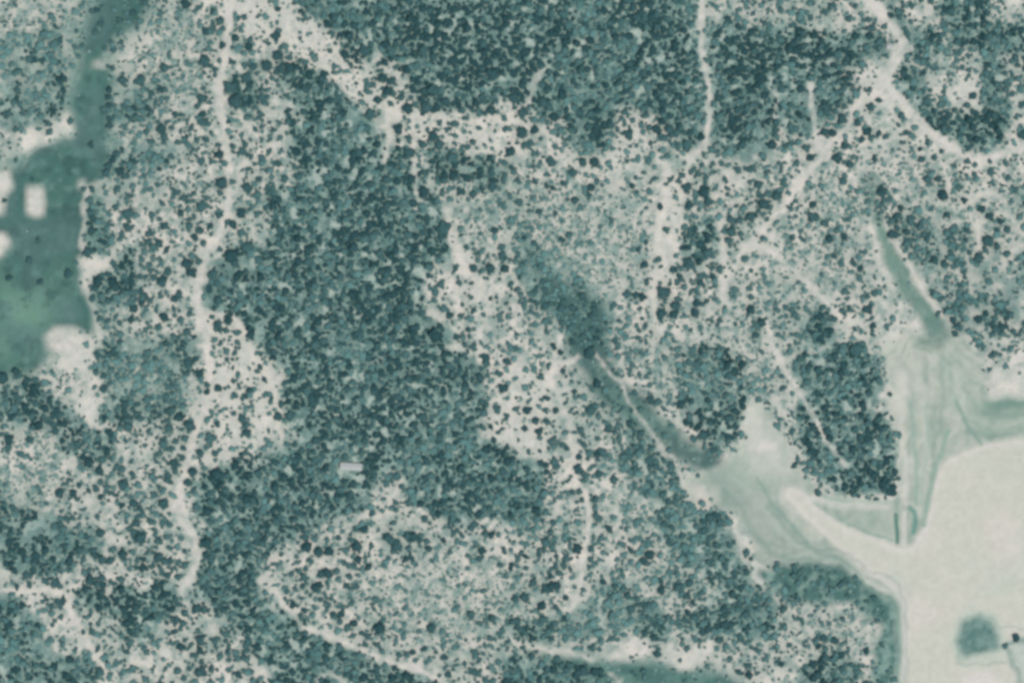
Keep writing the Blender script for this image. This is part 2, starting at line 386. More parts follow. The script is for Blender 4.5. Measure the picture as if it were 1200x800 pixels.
shore = np.abs(m_lake - .5) < .35      # pale rim of crust round the lake
rim = box((box(raw_lake.astype(np.float32), 8) > .5).astype(np.float32), 2)
edge = box(raw_lake.astype(np.float32), 9)
col = mix(col, alb(216,213,205), np.clip(1 - np.abs(edge - .72) / .28, 0, 1) * .75)
for off, c, a in ((0, alb(96,128,120), .75), (5, alb(176,190,178), .7), (9, alb(124,152,142), .6), (14, alb(186,196,184), .5), (20, alb(112,142,134), .45)):
    line([(884, 652 - off * .2), (900, 662 - off * .3), (940, 662 - off), (984, 664 - off), (1012 + off * .3, 686 - off), (1044 + off * .5, 702 - off), (1053 + off * .5, 725 - off * .3), (1053 + off * .5, 810)], 2.4, c, a, 1.0, 2)
fr = mix(np.broadcast_to(alb(80,118,112), SH + (3,)), alb(128,158,148), sm(n2, .42, .72))
m_fr = zone(FRINGE, fr, 'marsh', 7, 4, 1.4, bare=.35)
isl = mix(np.broadcast_to(alb(122,152,144), SH + (3,)), alb(84,122,116), sm(fbm(12, 331, 3), .4, .65) * .85)
ring = np.abs(dist(ISLET + ISLET[:1], .5, 30) - 0)
col = mix(col, alb(178,196,182), np.clip(1 - ring / 16, 0, 1) * .8)
zone([(1147 + (x - 1147) * 1.12, 745 + (y - 745) * 1.12) for x, y in ISLET], isl, 'islet', 8, 3, .8, bare=.8)
zone([(1170,757),(1182,748),(1205,742),(1360,742),(1360,960),(1205,960),(1195,800),(1186,775)], alb(186,198,188), 'islet', 9, 5, strength=.85, bare=.8)
# thin wet lines and dark cuts
for pts, w, c, a in [
    ([(1075,430),(1080,470),(1086,520),(1080,570),(1074,600)], 9, alb(198,203,190), .6), ([(1060,440),(1052,470),(1058,500),(1062,540),(1060,580)], 7, alb(206,207,196), .7),
    ([(1100,420),(1106,460),(1100,500),(1092,540)], 6, alb(132,158,146), .5), ([(1120,430),(1128,470),(1118,510),(1104,530)], 7, alb(200,204,192), .5),
    ([(1140,490),(1165,500),(1200,492),(1300,490)], 5, alb(184,195,182), .6), ([(1135,505),(1160,514),(1200,506)], 4, alb(112,146,134), .5),
    ([(1155,482),(1180,486),(1210,482)], 5, alb(118,150,138), .6), ([(950,584),(985,592),(1040,592)], 5, alb(210,210,200), .7),
    ([(860,560),(890,585),(905,610),(935,640),(975,660)], 8, alb(178,190,178), .5), ([(848,575),(872,600),(885,630),(905,650),(960,658)], 6, alb(120,150,140), .5),
    ([(900,590),(925,622),(955,645),(990,660)], 5, alb(126,156,144), .5), ([(880,480),(884,505),(880,530)], 6, alb(206,206,196), .6), ([(893,522),(905,524)], 9, alb(218,213,206), .8),
    ([(915,575),(918,590),(935,612)], 6, alb(206,207,196), .5), ([(822,575),(828,592),(824,600)], 12, alb(206,204,194), .8), ([(1005,585),(1040,583),(1058,572),(1062,590)], 6, alb(212,210,200), .7)]:
    d_ = dist(pts, 1.2); col = mix(col, c, np.clip((w / 2 + 3 - d_) / 6, 0, 1) * a)
DK = alb(92,138,128)
line([(1008,672),(1015,686),(1030,697),(1045,702),(1053,722),(1053,760),(1050,805)], 2.5, alb(120,158,146), .8)
line([(1004,662),(1012,676),(1028,690),(1048,692),(1059,715),(1060,760),(1057,805)], 3, alb(206,208,198), .6)
line([(985,609),(1010,620),(1030,628),(1046,633)], 2.5, alb(128,162,148), .8)
line([(955,590),(980,606),(1010,612)], 2, alb(140,172,158), .6)
line([(1050,603),(1051,618),(1052,635)], 4.5, alb(72,124,112), 1, .2)
line([(1066,594),(1072,600),(1073,612),(1071,624)], 5, alb(100,148,136), .9, .2)
line([(1060,600),(1060,642)], 5, alb(204,206,196), .9, .2)
line([(1112,505),(1105,530),(1096,545),(1092,570),(1084,600),(1082,615)], 6, alb(136,168,152), .7)
line([(1066,470),(1071,500),(1072,530),(1076,560),(1074,590)], 6, alb(140,170,156), .6)
line([(1086,470),(1088,520),(1082,560),(1080,590)], 3, alb(150,178,164), .5)
line([(1120,470),(1135,500),(1150,520)], 4, alb(120,156,142), .7)
line([(1122,735),(1135,721),(1150,718),(1165,722),(1172,735),(1200,736)], 2, alb(140,168,158), .6, 1.0)
line([(1122,752),(1123,775),(1130,779),(1150,779),(1165,776),(1180,775)], 2, alb(146,172,162), .6, 1.0)
line([(1133,766),(1145,764),(1158,761)], 3, alb(82,120,114), .6, 1.0)
line([(1175,757),(1183,752),(1190,748),(1200,748),(1215,750)], 6, alb(104,140,132), .75, 1.2, 3)
line([(1180,760),(1189,775),(1195,800),(1200,830)], 5, alb(116,148,140), .7, 1.2, 3)
line([(940,545),(950,570),(965,582),(990,588),(1040,588)], 2.5, alb(150,178,164), .6)
line([(888,560),(905,590),(925,610),(950,640)], 3, alb(112,152,140), .6)
line([(1045,285),(1062,315),(1078,342),(1096,372)], 7, alb(96,134,122), .5)
line([(1020,205),(1024,232),(1028,256)], 9, alb(88,124,116), .7, 1.5, 4)
for pts, w in SIDE:
    d = line(pts, w * .7, A_SAND, .55 + .35 * sm(n2, .35, .6), 1.3, 3.2)
    clear = np.maximum(clear, np.clip((w / 2 + 3 - d) / 3, 0, 1) * .95)
for i, b in enumerate(SAND_BANKS):
    zone(b, mix(np.broadcast_to(A_SAND, SH + (3,)), A_SAND2, sm(n2, .3, .8)), 'sand_bank', 20 + i, 4, .7 if i == 1 else 1.4, bare=.9)
zone([(1128,792),(1160,786),(1168,800),(1165,840),(1120,840)], alb(216,212,204), None, None, 4)
tdist = {}
wob = (fbm(10, 401, 2) - .5) * 4.5 - .3
for i, (nm, (pts, w)) in enumerate(TRACKS.items()):
    d = dist(pts, .6)
    tdist[nm] = d
    core = np.clip((w * .42 + 2 + wob - d) / 3.5, 0, 1)
    # two wheel ruts a little paler than the strip between them
    tint = mix(np.broadcast_to(alb(220,215,205), SH + (3,)), A_SAND2, sm(n2, .35, .75) * .55)
    col = mix(col, tint, core * (.38 + .46 * sm(fbm(8, 402, 2), .35, .6)))
    clear = np.maximum(clear, np.clip((w * .42 + 3.2 + wob - d) / 3, 0, 1))
    cls[(d < w / 2 + wob * .5) & ~np.isin(cls, (1, 4, 6))] = 40 + i
    NAMES[40 + i] = 'track'
# very fine tone change everywhere
col *= (1 + (vnoise(5, 501) - .5) * .10 + (vnoise(2.6, 502) - .5) * .06)[..., None]
col = np.clip(col, 0.003, 0.8)

# relief
wet = np.maximum.reduce([m_lag, m_flat, m_creek, m_sc, m_ch, m_lake])
wet = box(wet, 6)
Z = (fbm(220, 601, 2) - .5) * 3.0 + (fbm(30, 602, 2) - .5) * .7 + (vnoise(5, 603) - .5) * .22
Z = Z * (1 - wet) + wet * (-1.6 + (vnoise(40, 604) - .5) * .12)
Z = Z.astype(np.float32)
def height(x, y):
    u = np.clip((np.asarray(x) + M) / STEP, 0, SH[1] - 1.001); v = np.clip((np.asarray(y) + M) / STEP, 0, SH[0] - 1.001)
    i = v.astype(int); j = u.astype(int); fv = v - i; fu = u - j
    return (Z[i, j] * (1 - fu) + Z[i, j + 1] * fu) * (1 - fv) + (Z[i + 1, j] * (1 - fu) + Z[i + 1, j + 1] * fu) * fv
def look(a, x, y):
    j = np.clip(np.round((np.asarray(x) + M) / STEP).astype(int), 0, SH[1] - 1); i = np.clip(np.round((np.asarray(y) + M) / STEP).astype(int), 0, SH[0] - 1)
    return a[i, j]
def wx(x): return (np.asarray(x) - 600.0) * S
def wy(y): return (400.0 - np.asarray(y)) * S

# ------------------------------------------------------------------ materials
def new_mat(name):
    m = bpy.data.materials.new(name); m.use_nodes = True
    return m, m.node_tree.nodes, m.node_tree.links, m.node_tree.nodes['Principled BSDF']

def soil_material(name, rough, grain, bump):
    m, n, l, b = new_mat(name)
    at = n.new('ShaderNodeAttribute'); at.attribute_name = 'soil'
    tc = n.new('ShaderNodeNewGeometry')
    nz = n.new('ShaderNodeTexNoise'); nz.inputs['Scale'].default_value = 0.55; nz.inputs['Detail'].default_value = 5; nz.inputs['Roughness'].default_value = .65
    l.new(tc.outputs['Position'], nz.inputs['Vector'])
    mr = n.new('ShaderNodeMapRange'); mr.inputs[1].default_value = .25; mr.inputs[2].default_value = .75
    mr.inputs[3].default_value = 1 - grain; mr.inputs[4].default_value = 1 + grain
    l.new(nz.outputs['Fac'], mr.inputs[0])
    mx = n.new('ShaderNodeVectorMath'); mx.operation = 'SCALE'
    l.new(at.outputs['Color'], mx.inputs[0]); l.new(mr.outputs[0], mx.inputs['Scale'])
    l.new(mx.outputs[0], b.inputs['Base Color'])
    b.inputs['Roughness'].default_value = rough
    b.inputs['Specular IOR Level'].default_value = .2
    bp = n.new('ShaderNodeBump'); bp.inputs['Strength'].default_value = bump; bp.inputs['Distance'].default_value = .3
    l.new(nz.outputs['Fac'], bp.inputs['Height']); l.new(bp.outputs[0], b.inputs['Normal'])
    return m
MAT_SOIL = soil_material('sandy_soil', .95, .14, .5)
MAT_CRUST = soil_material('salt_crust', .8, .04, .1)
MAT_WATER = soil_material('shallow_green_water', .35, .07, .05)

def leaf_material(name, dark, light):
    m, n, l, b = new_mat(name)
    at = n.new('ShaderNodeAttribute'); at.attribute_type = 'INSTANCER'; at.attribute_name = 'tone'
    geo = n.new('ShaderNodeNewGeometry')
    nz = n.new('ShaderNodeTexNoise'); nz.inputs['Scale'].default_value = 1.1; nz.inputs['Detail'].default_value = 2
    l.new(geo.outputs['Position'], nz.inputs['Vector'])
    ad = n.new('ShaderNodeMath'); ad.operation = 'MULTIPLY_ADD'; ad.inputs[1].default_value = .7; ad.inputs[2].default_value = -.35
    l.new(nz.outputs['Fac'], ad.inputs[0])
    su = n.new('ShaderNodeMath'); su.operation = 'ADD'; su.use_clamp = True
    l.new(ad.outputs[0], su.inputs[0]); l.new(at.outputs['Fac'], su.inputs[1])
    rp = n.new('ShaderNodeValToRGB')
    rp.color_ramp.elements[0].color = (*dark, 1); rp.color_ramp.elements[1].color = (*light, 1)
    l.new(su.outputs[0], rp.inputs['Fac']); l.new(rp.outputs['Color'], b.inputs['Base Color'])
    b.inputs['Roughness'].default_value = .75
    b.inputs['Specular IOR Level'].default_value = .15
    return m
MAT_LEAF = leaf_material('grey_green_foliage', (.016, .053, .057), (.092, .192, .180))
MAT_SCRUB = leaf_material('low_scrub_foliage', (.055, .118, .11), (.19, .29, .26))
m_, n_, l_, b_ = new_mat('grey_bark')
tx = n_.new('ShaderNodeTexNoise'); tx.inputs['Scale'].default_value = 14
rp = n_.new('ShaderNodeValToRGB'); rp.color_ramp.elements[0].color = (.07, .075, .07, 1); rp.color_ramp.elements[1].color = (.19, .18, .16, 1)
l_.new(tx.outputs['Fac'], rp.inputs['Fac']); l_.new(rp.outputs['Color'], b_.inputs['Base Color']); b_.inputs['Roughness'].default_value = .9
MAT_BARK = m_

# ------------------------------------------------------------------ ground sheet, split into the pieces of the setting
H_, W_ = SH
vid = np.arange(H_ * W_).reshape(SH)
quads = np.stack([vid[1:, :-1], vid[1:, 1:], vid[:-1, 1:], vid[:-1, :-1]], -1).reshape(-1, 4)
qcls = cls[:-1, :-1].reshape(-1)
vco = np.stack([wx(PX), wy(PY), Z], -1).reshape(-1, 3).astype(np.float32)
vcol = np.concatenate([col.reshape(-1, 3), np.ones((H_ * W_, 1), np.float32)], 1).astype(np.float32)

def grid_object(name, q, co, cl, mat):
    used, inv = np.unique(q, return_inverse=True)
    me = bpy.data.meshes.new(name)
    me.vertices.add(len(used)); me.vertices.foreach_set('co', co[used].ravel())
    nq = len(q)
    me.loops.add(nq * 4); me.loops.foreach_set('vertex_index', inv.reshape(-1).astype(np.int32))
    me.polygons.add(nq); me.polygons.foreach_set('loop_start', np.arange(0, nq * 4, 4, dtype=np.int32))
    me.update(calc_edges=True)
    a = me.color_attributes.new('soil', 'FLOAT_COLOR', 'POINT'); a.data.foreach_set('color', cl[used].ravel())
    me.polygons.foreach_set('use_smooth', np.ones(nq, bool))
    me.materials.append(mat)
    o = bpy.data.objects.new(name, me); C.objects.link(o)
    return o

LABELS = {'lagoon': 'shallow teal green lagoon along the left edge', 'dry_lake': 'smooth pale dry salt lake in the lower right',
          'tidal_flat': 'damp grey green flats fringing the pale lake', 'marsh': 'dark marsh fringe beside the pale lake',
          'ground': 'pale sandy ground with thin scrub', 'track': 'pale sandy vehicle track', 'creek_bed': 'smooth teal creek bed',
          'sand_bank': 'bare pale sand bank', 'islet': 'teal grassy islet in the pale lake'}
TRACK_LABELS = ['long pale track winding down the left third from the top edge', 'straight pale track entering at the top right of centre',
    'broad pale track from the top edge to the hut bend', 'pale track curving round the wood to the right edge', 'pale diagonal track running down left from the track junction',
    'short wide pale stub track beside the diagonal track', 'pale track slanting down right towards the east channel', 'thin pale track crossing the wood beside the flats',
    'pale track running down from the centre towards the bottom', 'short pale spur at the foot of the top wood', 'narrow pale track down from the upper clearing',
    'thin pale path along the central creek', 'pale track in the bottom left corner', 'pale track along the wood at bottom centre left']
LABEL_OF = {40 + i: t for i, t in enumerate(TRACK_LABELS)}
LABEL_OF.update({2: 'dark teal creek bed running down right from the centre', 3: 'dark teal creek bed at the bottom edge', 5: 'narrow teal channel leading into the flats at right',
    8: 'round teal islet alone in the pale lake', 9: 'grey green point at the bottom right corner', 20: 'pale ragged sand bank at the upper lagoon shore', 21: 'pale rectangular sand bank standing in the lagoon',
    22: 'pale sand bank at the left edge above the other', 23: 'lower pale sand bank at the left edge', 24: 'pale sand bank on the right lagoon shore', 25: 'large ragged sand bank below the lagoon',
    26: 'small sand bank below the ragged one', 27: 'tiny sand bank at the neck of the lagoon', 28: 'tiny sand patch at the right lagoon shore', 29: 'pale sand bank left along the bottom creek',
    30: 'pale sand bank right along the bottom creek', 31: 'bright sand bank at the right edge above the lake'})
R_FAR = 20000.0
for cid in sorted(NAMES):
    q = quads[qcls == cid]
    if len(q) == 0: continue
    nm = NAMES[cid]
    co, cl = vco, vcol
    if cid == 0:   # the same sheet carries on to the horizon
        x0, x1, y0, y1 = wx(gx[0]), wx(gx[-1]), wy(gy[-1]), wy(gy[0])
        xs = [-R_FAR, x0, x1, R_FAR]; ys = [-R_FAR, y0, y1, R_FAR]
        extra = np.array([[x, y, -.4] for y in ys for x in xs], np.float32)
        base = len(vco)
        co = np.concatenate([vco, extra]); cl = np.concatenate([vcol, np.tile(np.append(A_GRASS * .9, 1), (16, 1)).astype(np.float32)])
        qq = [[base + r * 4 + c, base + r * 4 + c + 1, base + (r + 1) * 4 + c + 1, base + (r + 1) * 4 + c] for r in range(3) for c in range(3) if not (r == 1 and c == 1)]
        q = np.concatenate([q, np.array(qq)])
    mat = MAT_WATER if nm == 'lagoon' else MAT_CRUST if nm in ('dry_lake', 'tidal_flat') else MAT_SOIL
    o = grid_object(nm, q, co, cl, mat)
    o['kind'] = 'structure'
    o['label'] = LABEL_OF.get(cid, LABELS[nm])

# ------------------------------------------------------------------ tree and scrub shapes
import bmesh
def ico(sub):
    bm = bmesh.new(); bmesh.ops.create_icosphere(bm, subdivisions=sub, radius=1.0)
    v = np.array([x.co[:] for x in bm.verts]); f = [[x.index for x in p.verts] for p in bm.faces]; bm.free()
    return v, f
ICO2, ICO1 = ico(3), ico(2)

def lumpy(base, r, lobes, zs, amp=.42):
    v, f = base
    c = r.normal(size=(lobes, 3)); c[:, 2] = np.abs(c[:, 2]) * .9 - .1; c /= np.linalg.norm(c, axis=1, keepdims=True)
    d = (v @ c.T).max(1)
    rad = .62 + amp * np.clip((d - .55) / .45, 0, 1) + r.normal(size=len(v)) * .035
    p = v * rad[:, None]
    p[:, 2] *= zs
    return p, [list(x) for x in f]

def leaves(r, p, n, size, verts, faces):
    idx = r.integers(0, len(p), n)
    for k in idx:
        c = p[k] * r.uniform(.92, 1.28)
        if c[2] < -.25 * abs(p[:, 2]).max(): c = c * .9
        nrm = p[k] / (np.linalg.norm(p[k]) + 1e-6) + r.normal(size=3) * .55
        nrm /= np.linalg.norm(nrm)
        t = np.cross(nrm, r.normal(size=3)); t /= np.linalg.norm(t); b = np.cross(nrm, t)
        s = size * r.uniform(.6, 1.35)
        o = len(verts)
        verts += [tuple(c + t * s), tuple(c + b * s * .7 + nrm * s * .2), tuple(c - t * s), tuple(c - b * s * .7 - nrm * s * .2)]
        faces.append([o, o + 1, o + 2, o + 3])

def crown_mesh(name, seed, nleaf=260, zs=.62, cz=.86, base=None, leaf=.13, lobes=9, ax=1.0):
    r = np.random.default_rng(seed)
    # an uneven crown: one main mass and several leaf masses of different size round it
    verts, faces = [], []
    blobs = [(0, 0, 0, .60)]
    for k in range(lobes - 2):
        w = 2 * math.pi * (k + r.uniform(-.35, .35)) / (lobes - 2); dd = r.uniform(.34, .66)
        blobs.append((math.cos(w) * dd * ax, math.sin(w) * dd / ax, r.uniform(-.18, .22), r.uniform(.24, .46)))
    for bx_, by_, bz_, br in blobs:
        p, f = lumpy(ICO1, r, 6, zs * 1.1)
        p = p * br / .85 + np.array([bx_, by_, bz_ * zs])
        o = len(verts)
        verts += [tuple(x) for x in p]; faces += [[i + o for i in x] for x in f]
    leaves(r, np.array(verts), nleaf, leaf, verts, faces)
    verts = [(x, y, z + cz) for x, y, z in verts]
    me = bpy.data.meshes.new(name); me.from_pydata(verts, [], faces); me.update()
    me.materials.append(MAT_LEAF)
    return me

def trunk_mesh(name, seed, top=.85):
    """tapered trunk that forks into three limbs inside the crown"""
    r = np.random.default_rng(seed)
    verts, faces = [], []
    def tube(a, b, ra, rb, n=7):
        a = np.array(a, float); b = np.array(b, float); d = (b - a) / np.linalg.norm(b - a)
        t = np.cross(d, [.3, .9, .2]); t /= np.linalg.norm(t); u = np.cross(d, t)
        o = len(verts)
        for c, rr in ((a, ra), (b, rb)):
            for k in range(n):
                w = 2 * math.pi * k / n
                verts.append(tuple(c + (t * math.cos(w) + u * math.sin(w)) * rr))
        for k in range(n): faces.append([o + k, o + (k + 1) % n, o + n + (k + 1) % n, o + n + k])
    k1 = (r.normal() * .05, r.normal() * .05, .34)
    tube((0, 0, -.12), k1, .085, .062)
    for i in range(3):
        w = i * 2.1 + r.uniform(-.4, .4)
        tube(k1, (k1[0] + math.cos(w) * .42, k1[1] + math.sin(w) * .42, top + r.uniform(-.05, .15)), .05, .018)
    me = bpy.data.meshes.new(name); me.from_pydata(verts, [], faces); me.update()
    me.materials.append(MAT_BARK)
    return me

NV = 7
crowns = [crown_mesh('crown', 30 + k, ax=[1, 1.1, .92, 1.05, .97, 1.14, 1][k], lobes=[9, 7, 11, 8, 6, 10, 9][k]) for k in range(NV)]
trunks = [trunk_mesh('trunk', 60 + k) for k in range(NV)]

def joined(name, a, b):
    va = [v.co[:] for v in a.vertices]; vb = [v.co[:] for v in b.vertices]
    fa = [list(p.vertices) for p in a.polygons]; fb = [[i + len(va) for i in p.vertices] for p in b.polygons]
    me = bpy.data.meshes.new(name); me.from_pydata(va + vb, [], fa + fb)
    me.materials.append(MAT_LEAF); me.materials.append(MAT_BARK)
    me.polygons.foreach_set('material_index', np.array([0] * len(fa) + [1] * len(fb), np.int32)); me.update()
    return me
proto_trees = bpy.data.collections.new('tree_shapes')
for k in range(NV):
    o = bpy.data.objects.new('tree_shape_%d' % k, joined('tree_shape', crowns[k], trunks[k])); proto_trees.objects.link(o)
proto_scrub = bpy.data.collections.new('scrub_shapes')
for k in range(4):
    r = np.random.default_rng(90 + k)
    p, f = lumpy(ICO1, r, 6, .5, .45)
    verts = [tuple(x) for x in p]
    leaves(r, p, 60, .2, verts, f)
    me = bpy.data.meshes.new('scrub_shape'); me.from_pydata([(x, y, z + .22) for x, y, z in verts], [], f); me.update()
    me.materials.append(MAT_SCRUB)
    o = bpy.data.objects.new('scrub_shape_%d' % k, me); proto_scrub.objects.link(o)

def scatter_object(name, pts, scale, zf, rot, tone, coll, nvar):
    me = bpy.data.meshes.new(name)
    me.vertices.add(len(pts)); me.vertices.foreach_set('co', pts.astype(np.float32).ravel())
    st = 1 + rng.normal(0, .14, len(pts)).clip(-.3, .3)
    sc = np.stack([scale * st, scale / st, scale * zf], 1).astype(np.float32)
    a = me.attributes.new('size', 'FLOAT_VECTOR', 'POINT'); a.data.foreach_set('vector', sc.ravel())
    a = me.attributes.new('turn', 'FLOAT', 'POINT'); a.data.foreach_set('value', rot.astype(np.float32))
    a = me.attributes.new('tone', 'FLOAT', 'POINT'); a.data.foreach_set('value', tone.astype(np.float32))
    a = me.attributes.new('shape', 'INT', 'POINT'); a.data.foreach_set('value', rng.integers(0, nvar, len(pts)).astype(np.int32))
    me.update()
    o = bpy.data.objects.new(name, me); C.objects.link(o)
    ng = bpy.data.node_groups.new(name + '_growth', 'GeometryNodeTree')
    ng.interface.new_socket('Geometry', in_out='INPUT', socket_type='NodeSocketGeometry')
    ng.interface.new_socket('Geometry', in_out='OUTPUT', socket_type='NodeSocketGeometry')
    n, l = ng.nodes, ng.links
    gi = n.new('NodeGroupInput'); go = n.new('NodeGroupOutput')
    mp = n.new('GeometryNodeMeshToPoints'); l.new(gi.outputs[0], mp.inputs[0])
    ci = n.new('GeometryNodeCollectionInfo'); ci.inputs[0].default_value = coll; ci.inputs[1].default_value = True; ci.inputs[2].default_value = True
    ip = n.new('GeometryNodeInstanceOnPoints'); ip.inputs['Pick Instance'].default_value = True
    def attr(nm, ty):
        x = n.new('GeometryNodeInputNamedAttribute'); x.data_type = ty; x.inputs[0].default_value = nm
        return next(s for s in x.outputs if s.enabled and s.name == 'Attribute')
    l.new(mp.outputs[0], ip.inputs['Points']); l.new(ci.outputs[0], ip.inputs['Instance'])
    l.new(attr('shape', 'INT'), ip.inputs['Instance Index']); l.new(attr('size', 'FLOAT_VECTOR'), ip.inputs['Scale'])
    cx = n.new('ShaderNodeCombineXYZ'); l.new(attr('turn', 'FLOAT'), cx.inputs[2]); l.new(cx.outputs[0], ip.inputs['Rotation'])
    l.new(ip.outputs[0], go.inputs[0])
    md = o.modifiers.new('growth', 'NODES'); md.node_group = ng
    return o

